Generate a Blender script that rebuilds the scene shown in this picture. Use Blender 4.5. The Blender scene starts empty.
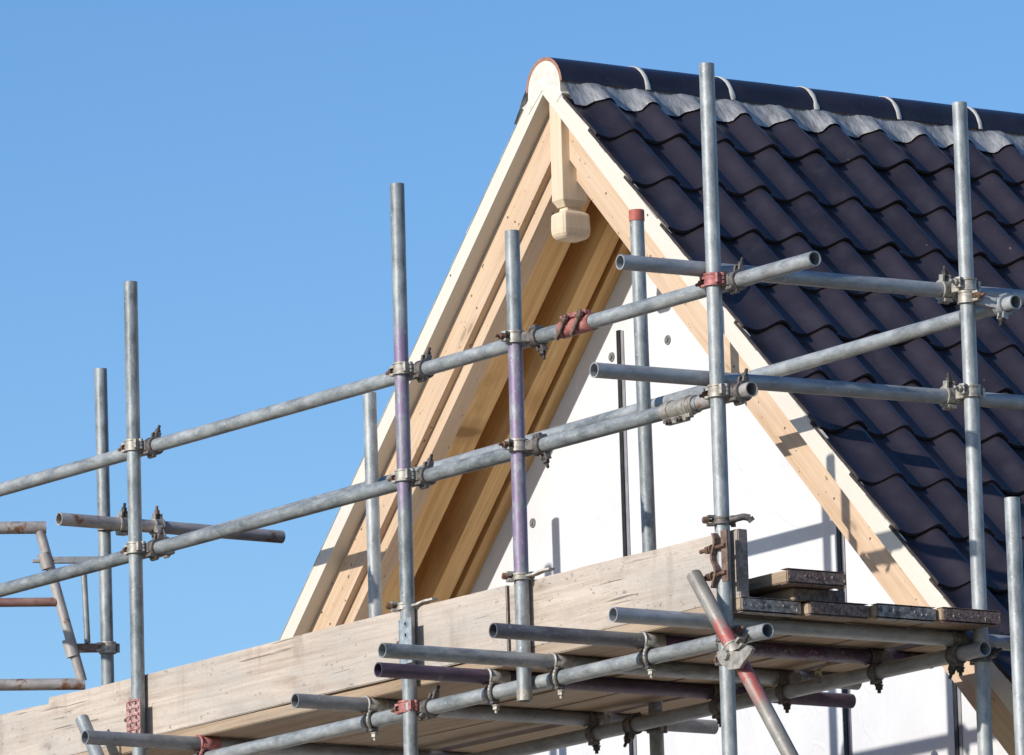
import bpy, bmesh, math, random
from mathutils import Vector as V, Matrix as M
random.seed(7)
S = bpy.context.scene
COL = S.collection

# ------------------------------------------------------------------ camera
F_PX, W_PX, H_PX = 8000.0, 1024, 755
YAW, PIT, ROL = math.radians(145.35), math.radians(10.11), math.radians(-1.656)
fw = V((math.cos(YAW)*math.cos(PIT), math.sin(YAW)*math.cos(PIT), math.sin(PIT)))
rt = fw.cross(V((0, 0, 1))).normalized()
up = rt.cross(fw)
rt, up = math.cos(ROL)*rt + math.sin(ROL)*up, -math.sin(ROL)*rt + math.cos(ROL)*up
def ray(px, py):
    return fw + rt*((px-512)/F_PX) - up*((py-377.5)/F_PX)
CAM = -25.0*ray(714, 283)
CAM.z = 1.6
def at(px, py, X=None, Y=None, Z=None):
    """survey helper: where the sight line to a photo point meets a vertical / level plane of the site"""
    d = ray(px, py)
    if X is not None: t = (X-CAM.x)/d.x
    elif Y is not None: t = (Y-CAM.y)/d.y
    else: t = (Z-CAM.z)/d.z
    return CAM + t*d

cd = bpy.data.cameras.new('camera'); co = bpy.data.objects.new('camera', cd); COL.objects.link(co)
cd.sensor_width = 36.0; cd.lens = F_PX/W_PX*36.0; cd.clip_start = 0.5; cd.clip_end = 3000
mw = M.Identity(4)
for i in range(3):
    mw[i][0], mw[i][1], mw[i][2], mw[i][3] = rt[i], up[i], -fw[i], CAM[i]
co.matrix_world = mw
S.camera = co

# ------------------------------------------------------------------ node helpers
class NT:
    def __init__(s, name):
        s.m = bpy.data.materials.new(name); s.m.use_nodes = True
        s.t = s.m.node_tree; s.n = s.t.nodes; s.b = s.n['Principled BSDF']
        tc = s.n.new('ShaderNodeTexCoord'); oi = s.n.new('ShaderNodeObjectInfo')
        sc = s.vm('SCALE', s.comb(oi.outputs['Random'], oi.outputs['Random'], oi.outputs['Random']), scale=37.0)
        s.raw = tc.outputs['Object']
        s.co = s.vm('ADD', s.raw, sc)
    def _in(s, sock, v):
        if hasattr(v, 'is_output'): s.t.links.new(v, sock)
        elif v is not None: sock.default_value = v
    def comb(s, x, y, z):
        n = s.n.new('ShaderNodeCombineXYZ')
        for i, v in enumerate((x, y, z)): s._in(n.inputs[i], v)
        return n.outputs[0]
    def sep(s, v):
        n = s.n.new('ShaderNodeSeparateXYZ'); s._in(n.inputs[0], v); return n.outputs
    def vm(s, op, a, b=None, scale=None):
        n = s.n.new('ShaderNodeVectorMath'); n.operation = op
        s._in(n.inputs[0], a)
        if b is not None: s._in(n.inputs[1], b)
        if scale is not None: s._in(n.inputs['Scale'], scale)
        return n.outputs[0]
    def math(s, op, a, b=None, clamp=False):
        n = s.n.new('ShaderNodeMath'); n.operation = op; n.use_clamp = clamp
        s._in(n.inputs[0], a)
        if b is not None: s._in(n.inputs[1], b)
        return n.outputs[0]
    def noise(s, scale, detail=4, rough=.55, vec=None, stretch=None, dist=0):
        n = s.n.new('ShaderNodeTexNoise')
        v = vec if vec is not None else s.co
        if stretch: v = s.vm('MULTIPLY', v, stretch)
        s._in(n.inputs['Vector'], v)
        n.inputs['Scale'].default_value = scale; n.inputs['Detail'].default_value = detail
        n.inputs['Roughness'].default_value = rough; n.inputs['Distortion'].default_value = dist
        return n.outputs['Fac']
    def voro(s, scale, stretch=None, vec=None):
        n = s.n.new('ShaderNodeTexVoronoi'); v = vec if vec is not None else s.co
        if stretch: v = s.vm('MULTIPLY', v, stretch)
        s._in(n.inputs['Vector'], v); n.inputs['Scale'].default_value = scale
        return n.outputs['Distance'], n.outputs['Color']
    def ramp(s, fac, stops):
        n = s.n.new('ShaderNodeValToRGB'); s._in(n.inputs[0], fac)
        e = n.color_ramp.elements
        while len(e) < len(stops): e.new(.5)
        for el, (p, c) in zip(e, stops):
            el.position = p; el.color = (*c, 1) if not isinstance(c, float) else (c, c, c, 1)
        return n.outputs[0]
    def rng(s, v, a, b, c=0., d=1.):
        n = s.n.new('ShaderNodeMapRange'); n.interpolation_type = 'SMOOTHSTEP'
        s._in(n.inputs[0], v)
        for i, q in enumerate((a, b, c, d)): n.inputs[i+1].default_value = q
        return n.outputs[0]
    def mix(s, fac, a, b, mode='MIX'):
        n = s.n.new('ShaderNodeMix'); n.data_type = 'RGBA'; n.blend_type = mode
        s._in(n.inputs[0], fac)
        for i, v in ((6, a), (7, b)):
            if isinstance(v, tuple): v = (*v, 1)
            s._in(n.inputs[i], v)
        return n.outputs[2]
    def bump(s, h, strength=.3, dist=.002):
        n = s.n.new('ShaderNodeBump'); s._in(n.inputs['Height'], h)
        n.inputs['Strength'].default_value = strength; n.inputs['Distance'].default_value = dist
        s.t.links.new(n.outputs[0], s.b.inputs['Normal'])
    def out(s, color=None, rough=None, metal=None, spec=None):
        for k, v in (('Base Color', color), ('Roughness', rough), ('Metallic', metal), ('Specular IOR Level', spec)):
            if v is None: continue
            if isinstance(v, tuple): v = (*v, 1)
            s._in(s.b.inputs[k], v)
        return s.m

def galv(name, dark=(.135,.15,.155), light=(.37,.39,.39), paints=(), metal=.28, rust=0.0, specks=.5):
    """galvanised tube, local Z along the tube; paints = (colour, z0, z1, strength)"""
    t = NT(name)
    n1 = t.noise(30, 6, .68, stretch=(1, 1, .4)); n2 = t.noise(4.5, 4, .6, stretch=(1, 1, .7))
    n3 = t.noise(160, 2, .5)
    f = t.math('ADD', t.math('MULTIPLY', n1, .6), t.math('ADD', t.math('MULTIPLY', n2, .3), t.math('MULTIPLY', n3, .12)))
    c = t.ramp(f, [(.40, dark), (.51, tuple((a+b)/2 for a, b in zip(dark, light))), (.62, light)])
    z = t.sep(t.raw)[2]
    for col, z0, z1, st in paints:
        m = t.math('MULTIPLY', t.rng(z, z0, z0+.05), t.rng(z, z1, z1-.10 if z1-z0 > .15 else z1-.02, 0, 1))
        m = t.math('MULTIPLY', m, t.rng(t.noise(26, 6, .72, stretch=(1, 1, .5)), .47, .56, 1.0, .22))
        c = t.mix(t.math('MULTIPLY', m, st), c, col)
    sp = t.rng(t.noise(75, 2, .5), .69, .74)
    c = t.mix(t.math('MULTIPLY', sp, specks), c, (.66, .65, .62))
    sp2 = t.rng(t.noise(22, 4, .65), .66, .70)
    c = t.mix(t.math('MULTIPLY', sp2, specks*.8), c, (.50, .49, .46))
    rs = t.rng(t.noise(9, 4, .7, stretch=(1, 1, .35)), .66, .76)
    c = t.mix(t.math('MULTIPLY', rs, .5), c, (.20, .125, .085))
    dk = t.rng(t.noise(40, 3, .6, stretch=(1, 1, .15)), .66, .74)
    c = t.mix(t.math('MULTIPLY', dk, .5), c, (.16, .15, .14))
    if rust:
        rm = t.rng(t.noise(11, 5, .7), .62-rust*.25, .72-rust*.25)
        c = t.mix(rm, c, (.22, .10, .05))
    t.bump(t.noise(90, 3, .6), .12, .001)
    return t.out(c, t.math('ADD', t.math('MULTIPLY', n1, .3), .36), metal)

def wood(name, dark, light, knots=.6, weather=0., grain=1., stain=.25, dirt=(.16,.13,.10), rough=.75, specks=0., thin=1):
    """timber, local X along the grain"""
    t = NT(name)
    wob = t.noise(1.4, 3, .5, stretch=(.9, 5, 5))
    w2 = t.vm('ADD', t.co, t.comb(0., t.math('MULTIPLY', wob, .035), t.math('MULTIPLY', wob, .035)))
    g1 = t.noise(1.0, 5, .6, vec=t.vm('MULTIPLY', w2, (1.3, 60, 60)))
    g2 = t.noise(1.0, 3, .6, vec=t.vm('MULTIPLY', w2, (6, 210, 210)))
    g3 = t.noise(2.0, 3, .5, stretch=(.7, 3, 3))
    f = t.math('ADD', t.math('MULTIPLY', g1, .52), t.math('ADD', t.math('MULTIPLY', g2, .28), t.math('MULTIPLY', g3, .3)))
    c = t.ramp(f, [(.40, dark), (.62, light)])
    c = t.mix(1-grain, c, tuple((a+b)/2 for a, b in zip(dark, light))) if grain < 1 else c
    if knots:
        kw_ = t.vm('ADD', t.co, t.vm('SCALE', t.comb(wob, wob, wob), scale=.02))
        d, kc = t.voro(1.0, vec=t.vm('MULTIPLY', kw_, (3.2, 0., 9.) if thin == 1 else (3.2, 9., 0.)))
        on_ = t.rng(t.sep(kc)[0], .45, .5)
        c = t.mix(t.math('MULTIPLY', t.math('MULTIPLY', t.rng(d, .105, .06), knots), on_), c, tuple(a*.40 for a in dark))
        c = t.mix(t.math('MULTIPLY', t.math('MULTIPLY', t.rng(d, .26, .09), knots*.5), on_), c, tuple(a*.70 for a in dark))
    if stain:
        st = t.rng(t.noise(4.5, 5, .62, stretch=(.7, 1.6, 1.6)), .52, .72)
        c = t.mix(t.math('MULTIPLY', st, stain), c, dirt)
    if weather:
        ws = t.rng(t.noise(2.2, 5, .6, stretch=(.6, 2, 2)), .38, .62)
        c = t.mix(t.math('MULTIPLY', ws, weather), c, (.44, .405, .365))
        vs_ = t.rng(t.noise(1.0, 5, .65, stretch=(7., 2., 1.6)), .54, .72)
        c = t.mix(t.math('MULTIPLY', vs_, weather*.7), c, tuple(a*.62 for a in dark))
        ln = t.noise(1.0, 2, .5, vec=t.vm('MULTIPLY', w2, (1.7, 95, 95)))
        lm = t.math('MULTIPLY', t.rng(ln, .655, .685), t.rng(t.noise(1.0, 3, .5, stretch=(2.2, 7, 7)), .47, .55))
        c = t.mix(t.math('MULTIPLY', lm, .75*min(1, weather*1.6)), c, tuple(a*.28 for a in dark))
        gr = t.rng(t.noise(130, 3, .7, stretch=(.35, 1, 1)), .35, .65, -.5, .5)
        c = t.mix(t.math('ABSOLUTE', t.math('MULTIPLY', gr, .35*min(1, weather*1.6))), c, tuple(a*.55 for a in dark))
        ms = t.rng(t.noise(48, 3, .6, stretch=(.45, 1, 1)), .655, .70)
        c = t.mix(t.math('MULTIPLY', ms, .55*weather), c, (.10, .08, .07))
    if specks:
        ms = t.rng(t.noise(60, 2, .5, stretch=(.6, 1, 1)), .685, .72)
        c = t.mix(t.math('MULTIPLY', ms, specks), c, (.07, .05, .04))
    t.bump(t.math('ADD', g1, t.math('MULTIPLY', g2, .6)), .35, .0012)
    return t.out(c, rough, 0., .3)

def plain(name, c1, c2, scale=30, rough=.7, metal=0., bump=.15, spec=.4):
    t = NT(name)
    n = t.noise(scale, 5, .62)
    c = t.ramp(n, [(.35, c1), (.65, c2)])
    t.bump(t.noise(scale*1.7, 4, .6), bump, .002)
    return t.out(c, rough, metal, spec)

PURPLE = (.235, .155, .265); RED = (.46, .12, .10); RUSTC = (.25, .13, .08)
MAT = dict(
    galv=galv('galvanised_steel'),
    galv_light=galv('bright_galvanised_steel', (.19,.205,.21), (.45,.465,.46)),
    galv_dark=galv('dull_galvanised_steel', (.16,.165,.17), (.30,.31,.32)),
    galv_mid=galv('mid_galvanised_steel', (.24,.25,.26), (.42,.43,.44)),
    galv_brown=galv('brownish_worn_steel', (.30,.27,.25), (.50,.46,.43), rust=.25),
    dark_purple=galv('dark_purple_painted_steel', (.05,.035,.055), (.11,.075,.115), metal=.25, specks=.2),
    rust_bar=galv('rust_red_painted_steel', (.24,.12,.10), (.36,.22,.19), metal=.2, rust=.4),
    coupler=plain('weathered_zinc', (.26,.235,.20), (.50,.46,.40), 60, .55, .45, .3),
    coupler_dark=plain('dark_zinc', (.10,.09,.085), (.24,.21,.19), 60, .6, .4, .3),  # darker zinc tone, mostly for second bands and back ledger clips
    coupler_red=plain('red_painted_coupler_steel', (.27,.075,.065), (.48,.20,.18), 55, .55, .1, .3),
    red_chipped=plain('chipped_red_paint', (.22,.05,.05), (.60,.42,.38), 75, .65, 0, .5),
    clip_blue=plain('blue_grey_zinc_plate', (.30,.34,.36), (.48,.51,.53), 50, .5, .4, .2),
    rust=plain('rusty_steel', (.09,.05,.035), (.24,.14,.09), 70, .75, .3, .4),
    rust_brown=plain('brown_rusted_plate', (.13,.08,.06), (.25,.17,.13), 45, .75, .25, .4),
    thread=plain('dark_bolt_thread', (.03,.028,.028), (.10,.085,.075), 90, .6, .5, .4),
    brass=plain('yellow_passivated_zinc', (.42,.33,.17), (.62,.52,.32), 50, .5, .4, .2),
    red_cap=plain('red_plastic', (.38,.085,.06), (.50,.15,.11), 25, .55, 0, .1),
    toe=wood('weathered_scaffold_plank', (.39,.30,.23), (.61,.52,.435), knots=.9, weather=.65, stain=.6, dirt=(.27,.20,.15), specks=.5),
    plank=wood('scaffold_plank', (.27,.18,.11), (.43,.32,.215), thin=2, knots=.55, weather=.25, stain=.3),
    endgrain=plain('dark_end_grain', (.07,.055,.05), (.22,.18,.16), 75, .85, .0, .5),  # end faces coloured darker than the plank sides
    toe_end=plain('grey_brown_plank_end', (.15,.12,.10), (.34,.28,.24), 60, .85, .0, .4),
    nailband=plain('mottled_board_end_band', (.085,.075,.068), (.44,.40,.36), 48, .6, .3, .5),
    band_dark=plain('rusted_board_end_band', (.10,.062,.05), (.34,.24,.20), 90, .7, .2, .6),
    cream=wood('cream_primed_board', (.62,.57,.485), (.68,.63,.545), knots=0, stain=.04, dirt=(.55,.45,.33), rough=.55, grain=.5),
    pine=wood('fresh_sawn_pine', (.49,.335,.215), (.61,.455,.32), knots=.5, stain=.12, dirt=(.60,.36,.17), specks=.8),
    pine_pale=wood('pale_planed_pine', (.58,.45,.31), (.69,.56,.41), knots=.25, stain=.06, dirt=(.6,.4,.2)),
    pine_warm=wood('warm_pine_rafter', (.53,.31,.145), (.67,.44,.22), knots=.6, stain=.2, dirt=(.45,.25,.11), specks=.5),
    pine_deep=wood('orange_brown_pine', (.55,.30,.115), (.73,.47,.21), knots=.9, stain=.35, dirt=(.26,.13,.05)),
    mortar=plain('pale_mortar', (.58,.54,.47), (.71,.67,.60), 35, .85, 0, .35),
    terracotta=plain('bare_terracotta', (.26,.12,.08), (.40,.21,.15), 40, .8, 0, .3),
    black=plain('black_plastic_strip', (.012,.012,.014), (.03,.03,.033), 20, .45, 0, .05),
    grey_strip=plain('grey_side_strip', (.22,.215,.235), (.30,.29,.31), 20, .7, 0, .05),
    washer=plain('grey_washer', (.12,.12,.12), (.28,.28,.28), 60, .6, .2, .2),
    brick=plain('buff_brickwork', (.32,.22,.16), (.42,.30,.22), 14, .85, 0, .3),
)
def mk_membrane():
    t = NT('white_breather_membrane')
    n = t.noise(7, 4, .55, stretch=(1, 1, .5)); n2 = t.noise(45, 3, .55, stretch=(.3, 1, 1))
    c = t.ramp(n, [(.3, (.62, .62, .63)), (.7, (.68, .68, .69))])
    st = t.rng(t.noise(3.0, 5, .65, stretch=(2.2, 1, .6)), .60, .75)
    c = t.mix(t.math('MULTIPLY', st, .12), c, (.62, .55, .46))
    wr = t.noise(2.6, 2, .5, stretch=(1.6, 1, .8), dist=1.4)
    cr = t.rng(t.math('ABSOLUTE', t.math('SUBTRACT', wr, .5)), .0, .035, 1., 0.)
    cm = t.rng(t.noise(1.7, 3, .5), .52, .66)
    c = t.mix(t.math('MULTIPLY', t.math('MULTIPLY', cr, cm), .05), c, (.40, .40, .42))
    t.bump(t.math('ADD', t.math('ADD', t.noise(3.2, 3, .5, stretch=(.7, 1, 1.6), dist=.8), t.math('MULTIPLY', cr, .25)), t.math('MULTIPLY', n2, .08)), .22, .02)
    return t.out(c, .6, 0., .3)
MAT['membrane'] = mk_membrane()
def mk_tile():
    t = NT('dark_aubergine_engobe')
    a = t.n.new('ShaderNodeAttribute'); a.attribute_name = 'tile_tone'
    base = t.ramp(a.outputs['Fac'], [(0., (.017, .0135, .0165)), (.5, (.024, .0185, .0225)), (1., (.033, .0255, .030))])
    n = t.noise(9, 5, .6)
    c = t.mix(t.rng(n, .42, .68, 0, .5), base, (.034, .028, .036))
    sp = t.rng(t.noise(38, 3, .6), .735, .76)
    c = t.mix(t.math('MULTIPLY', sp, .5), c, (.30, .27, .26))
    t.bump(t.noise(60, 3, .6), .10, .0015)
    return t.out(c, t.rng(n, .3, .7, .24, .38), 0., .65)
MAT['tile'] = mk_tile()
def mk_flash():
    t = NT('crinkled_grey_flashing')
    n = t.noise(17, 5, .66, stretch=(.7, 2.6, .7)); v, _ = t.voro(26)
    c = t.ramp(n, [(.36, (.20, .20, .20)), (.50, (.36, .355, .345)), (.64, (.50, .485, .46))])
    t.bump(t.math('ADD', t.math('MULTIPLY', n, 1.0), t.math('MULTIPLY', v, .25)), .55, .010)
    return t.out(c, .5, .35, .5)
MAT['flash'] = mk_flash()
def mk_ground():
    t = NT('bare_earth_and_gravel')
    n = t.noise(.35, 6, .6, vec=t.raw); n2 = t.noise(6, 5, .6, vec=t.raw)
    c = t.ramp(t.math('ADD', t.math('MULTIPLY', n, .7), t.math('MULTIPLY', n2, .3)), [(.38, (.15, .12, .085)), (.52, (.225, .19, .145)), (.64, (.29, .26, .21))])
    t.bump(n2, .5, .03)
    return t.out(c, .95, 0., .2)
MAT['ground'] = mk_ground()

# ------------------------------------------------------------------ mesh helpers
class MB:
    def __init__(s): s.v, s.f, s.sm, s.mi = [], [], [], []
    def add(s, verts, faces, smooth=False, mi=0):
        o = len(s.v); s.v += [V(p) for p in verts]
        for f in faces: s.f.append(tuple(o+i for i in f)); s.sm.append(smooth); s.mi.append(mi)
    def frame(s, d):
        d = d.normalized(); a = V((0, 0, 1)) if abs(d.z) < .9 else V((1, 0, 0))
        x = a.cross(d).normalized(); return x, d.cross(x), d
    def cyl(s, p0, p1, r0, r1=None, n=24, caps=True, mi=0, smooth=True):
        p0, p1 = V(p0), V(p1); r1 = r0 if r1 is None else r1
        x, y, d = s.frame(p1-p0); ring = [(math.cos(2*math.pi*i/n), math.sin(2*math.pi*i/n)) for i in range(n)]
        a = [p0+(x*c+y*q)*r0 for c, q in ring]; b = [p1+(x*c+y*q)*r1 for c, q in ring]
        s.add(a+b, [(i, (i+1) % n, n+(i+1) % n, n+i) for i in range(n)], smooth, mi)
        if caps:
            s.add(a, [tuple(reversed(range(n)))], False, mi); s.add(b, [tuple(range(n))], False, mi)
    def tube(s, p0, p1, ro, ri, n=32, mi=0, mi_in=None):
        p0, p1 = V(p0), V(p1); x, y, d = s.frame(p1-p0); L = (p1-p0).length
        ring = [(math.cos(2*math.pi*i/n), math.sin(2*math.pi*i/n)) for i in range(n)]
        def rg(z, r): return [p0+d*z+(x*c+y*q)*r for c, q in ring]
        Q = lambda a, b: [(i, (i+1) % n, n+(i+1) % n, n+i) for i in range(n)]
        s.add(rg(0, ro)+rg(L, ro), Q(0, 1), True, mi)
        s.add(rg(L, ri)+rg(0, ri), Q(0, 1), True, mi if mi_in is None else mi_in)
        s.add(rg(L, ro)+rg(L, ri), Q(0, 1), False, mi); s.add(rg(0, ri)+rg(0, ro), Q(0, 1), False, mi)
    def box(s, c, ax, bevel=0., mi=0):
        """c centre, ax three half-axis vectors"""
        bm = bmesh.new(); bmesh.ops.create_cube(bm, size=2.0)
        A = [V(a) for a in ax]
        for v in bm.verts: v.co = A[0]*v.co.x + A[1]*v.co.y + A[2]*v.co.z
        if A[0].cross(A[1]).dot(A[2]) < 0: bmesh.ops.reverse_faces(bm, faces=bm.faces[:])
        if bevel: bmesh.ops.bevel(bm, geom=bm.edges[:], offset=bevel, segments=2, affect='EDGES', profile=.6)
        bm.verts.index_update(); c = V(c)
        s.add([c+v.co for v in bm.verts], [tuple(v.index for v in f.verts) for f in bm.faces], False, mi); bm.free()
    def aabox(s, lo, hi, bevel=0., mi=0):
        lo, hi = V(lo), V(hi); h = (hi-lo)/2
        s.box((lo+hi)/2, ((h.x, 0, 0), (0, h.y, 0), (0, 0, h.z)), bevel, mi)
    def prism(s, poly, d, mi=0):
        """poly: list of 3D points (one flat outline), d: extrusion vector"""
        n = len(poly); d = V(d); P = [V(p) for p in poly]
        nrm = V((0, 0, 0))
        for i in range(n): nrm += P[i].cross(P[(i+1) % n])
        if nrm.dot(d) > 0: P.reverse()
        q = [p+d for p in P]
        s.add(P+q, [tuple(range(n)), tuple(reversed(range(n, 2*n)))]+[(i, n+i, n+(i+1) % n, (i+1) % n)[::-1] for i in range(n)][:0]
              + [((i+1) % n, i, n+i, n+(i+1) % n) for i in range(n)], False, mi)

WORLD = {}
def link(name, mb, mats, parent=None, mat=None):
    """one mesh object; vertices are given in the object's own frame, mat = its world matrix"""
    me = bpy.data.meshes.new(name); me.from_pydata([tuple(v) for v in mb.v], [], mb.f)
    me.polygons.foreach_set('use_smooth', mb.sm); me.polygons.foreach_set('material_index', mb.mi)
    for m in (mats if isinstance(mats, (list, tuple)) else [mats]): me.materials.append(MAT[m] if isinstance(m, str) else m)
    me.update()
    o = bpy.data.objects.new(name, me); COL.objects.link(o)
    place(o, parent, mat or M.Identity(4)); return o
def place(o, parent, mat):
    WORLD[o.name] = mat
    if parent: o.parent = parent; o.matrix_basis = WORLD[parent.name].inverted() @ mat
    else: o.matrix_basis = mat
def tag(o, label=None, cat=None, group=None, kind=None):
    for k, v in (('label', label), ('category', cat), ('group', group), ('kind', kind)):
        if v: o[k] = v
    return o
def empty(name, loc):
    o = bpy.data.objects.new(name, None); o.empty_display_size = .1; COL.objects.link(o)
    place(o, None, M.Translation(V(loc))); return o
def local(mb, mat):
    inv = mat.inverted(); mb.v = [inv @ v for v in mb.v]; return mb
def wlink(name, mb, mats, parent, loc=None):
    """vertices in world coordinates, object's origin at loc (or the parent's)"""
    mat = M.Translation(V(loc)) if loc is not None else WORLD[parent.name].copy()
    return link(name, local(mb, mat), mats, parent, mat)
def axis_mat(p0, d, xref=None):
    """frame with Z along d"""
    d = V(d).normalized(); a = V(xref) if xref else (V((0, 0, 1)) if abs(d.z) < .9 else V((1, 0, 0)))
    x = (a - d*a.dot(d)).normalized(); y = d.cross(x)
    m = M.Identity(4)
    for i in range(3): m[i][0], m[i][1], m[i][2], m[i][3] = x[i], y[i], d[i], p0[i]
    return m
R_T = .02415
def tube(name, p0, p1, mat, label, cat, group=None, r=R_T, parent=None, wall=.004):
    p0, p1 = V(p0), V(p1); mb = MB(); mb.tube((0, 0, 0), (0, 0, (p1-p0).length), r, r-wall, 32)
    o = link(name, mb, mat, parent, axis_mat(p0, p1-p0))
    if label: tag(o, label, cat, group)
    return o

# ------------------------------------------------------------------ sun, sky, ground
SUN_EL = math.atan2(.46, 1.0)
sd = bpy.data.lights.new('sun', 'SUN'); sd.energy = 4.6; sd.angle = math.radians(.53); sd.color = (1., .955, .88)
so = bpy.data.objects.new('sun', sd); COL.objects.link(so); so.location = (0, -20, 30)
so.rotation_euler = V((-.10, 1.0, -.46)).to_track_quat('-Z', 'Y').to_euler()
wd = bpy.data.worlds.new('World'); S.world = wd; wd.use_nodes = True
nt = wd.node_tree; bg = nt.nodes['Background']
sky = nt.nodes.new('ShaderNodeTexSky'); sky.sky_type = 'NISHITA'; sky.sun_disc = False
sky.sun_elevation = SUN_EL; sky.sun_rotation = math.radians(180)-math.atan(.10)
sky.altitude = 300; sky.air_density = 1.0; sky.dust_density = .35; sky.ozone_density = 3.0
hs = nt.nodes.new('ShaderNodeHueSaturation'); hs.inputs['Hue'].default_value = .507; hs.inputs['Saturation'].default_value = 1.24; hs.inputs['Value'].default_value = 1.17
nt.links.new(sky.outputs[0], hs.inputs['Color']); nt.links.new(hs.outputs[0], bg.inputs[0]); bg.inputs[1].default_value = .125
S.view_settings.view_transform = 'Standard'; S.view_settings.look = 'None'
S.view_settings.exposure = 0.0; S.view_settings.gamma = 1.0
S.view_settings.use_curve_mapping = False

g = MB(); N = 24; R = 900
g.add([(0, 0, 0)]+[(R*math.cos(2*math.pi*i/N), R*math.sin(2*math.pi*i/N), 0) for i in range(N)], [(0, 1+i, 1+(i+1) % N) for i in range(N)])
tag(link('ground', g, 'ground'), kind='structure')

# ------------------------------------------------------------------ house
YW = 1.36; XA, ZA = -2.850, 7.649; C45 = math.sqrt(.5); YB = 9.2; LS = 5.1
def slope_pt(side, s, h, y):
    """s down the slope from the apex line, h square to the slope, side +1 right slope / -1 left slope"""
    return V((XA+side*(s+h)*C45, y, ZA+(h-s)*C45))
def slope_mat(side, y):
    o = slope_pt(side, 0, 0, y); x = V((side*C45, 0, -C45)); z = V((side*C45, 0, C45)); yv = z.cross(x)
    m = M.Identity(4)
    for i in range(3): m[i][0], m[i][1], m[i][2], m[i][3] = x[i], yv[i], z[i], o[i]
    return m
house = empty('house', (XA, 5.2, 0))
tag(house, 'new house with white gable wall, timber verge and dark pantiled roof behind the scaffold', 'house')
YG = 1.8685; XL, XR = XA-3.05, XA+3.05
def wall(name, mb, mat, lab=None):
    o = wlink(name, mb, mat, house)
    if lab: o['label'] = lab
    return o
zt = ZA-.16
mb = MB(); mb.prism([(XL, YG, 2.7), (XR, YG, 2.7), (XR, YG, zt-3.05), (XA, YG, zt), (XL, YG, zt-3.05)], (0, .22, 0))
gw = wall('gable_wall', mb, 'membrane', 'white membrane covered gable wall')
mb = MB(); mb.aabox((XL, YG+.01, 0), (XR, YG+.22, 2.698)); wall('lower_wall', mb, 'brick')
mb = MB(); mb.aabox((XL, YG+.222, 0), (XL+.22, YB-.6, zt-3.09)); wall('side_wall', mb, 'brick')
mb = MB(); mb.aabox((XR-.22, YG+.222, 0), (XR, YB-.6, zt-3.09)); wall('side_wall', mb, 'brick')
mb = MB(); mb.prism([(XL, YB-.598, 0), (XR, YB-.598, 0), (XR, YB-.598, zt-3.05), (XA, YB-.598, zt), (XL, YB-.598, zt-3.05)], (0, .22, 0)); wall('rear_gable_wall', mb, 'brick')

def rake(name, side, y0, y1, h0, h1, mat, lab=None, s1=LS, s0=None):
    """a board running down the rake, mitred on the ridge line"""
    m = slope_mat(side, y0); sg = 1 if side > 0 else -1
    mb = MB()
    a = -h1 if s0 is None else s0; b = -h0 if s0 is None else s0
    # outline in local x (slope), z (normal), extruded in world Y
    yl = (m.inverted().to_3x3() @ V((0, 1, 0)))
    mb.prism([(b, 0, h0), (s1, 0, h0), (s1, 0, h1), (a, 0, h1)], yl*(y1-y0))
    o = link(name, mb, mat, house, m)
    if lab: o['label'] = lab
    return o
def nails(board_, sd_, y, s0, s1, hs_, step, rr):
    while s0 < s1:
        for hh in hs_:
            p = slope_pt(sd_, s0+rr.uniform(-.02, .02), hh+rr.uniform(-.012, .012), y); mb = MB(); mb.cyl(p, p-V((0, .0012, 0)), .0046, .0042, 8)
            wlink('nail_head', mb, 'rust', board_, p)
        s0 += rr.uniform(*step)
for sd_ in (1, -1):
    w = 'right' if sd_ > 0 else 'left'
    rn = random.Random(8)
    o_ = rake('bargeboard', sd_, YW, YW+.060, -.071, -.008, 'cream', 'cream painted outer bargeboard'); nails(o_, sd_, YW, .9, 2.6, (-.035,), (.9, 1.4), rn)
    o_ = rake('bargeboard', sd_, YW+.0605, YW+.088, -.195, -.010, 'pine', 'wide bare pine inner bargeboard'); nails(o_, sd_, YW+.0605, .55, 3.0, (-.10, -.155), (.25, .5), rn)
    rake('verge_rafter', sd_, YW+.0885, YW+.155, -.246, -.011, 'pine', 'bare pine rafter')
    rake('rafter', sd_, YW+.1555, YW+.27, -.233, -.0115, 'pine_deep', 'knotty inner rafter')
    # the front arris board of the verge rafter is planed and pale
    rake('rafter', sd_, 1.715, 1.790, -.272, -.101, 'pine_deep')
    rake('rafter', sd_, 1.816, 1.868, -.272, -.1012, 'pine_deep')
    rake('soffit_board', sd_, YW+.2705, 1.8681, -.100, -.047, 'pine_deep')
    mb = MB()
    for (s0, s1) in ((.02, LS),):
        P = [slope_pt(sd_, s0, -.046, YW+.03), slope_pt(sd_, s1, -.046, YW+.03), slope_pt(sd_, s1, -.0335, YW+.03), slope_pt(sd_, s0, -.0335, YW+.03)]
        mb.prism(P, (0, YB-YW-.06, 0))
    wall('roof_deck', mb, 'plank')
    mb = MB()
    mb.aabox((XA+sd_*3.05 - .0 if sd_ > 0 else XA-3.63, YG+.22, ZA-3.80), (XA+3.63 if sd_ > 0 else XA-3.05, YB-.6, ZA-3.66))
    wall('eaves_soffit', mb, 'cream')

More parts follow.
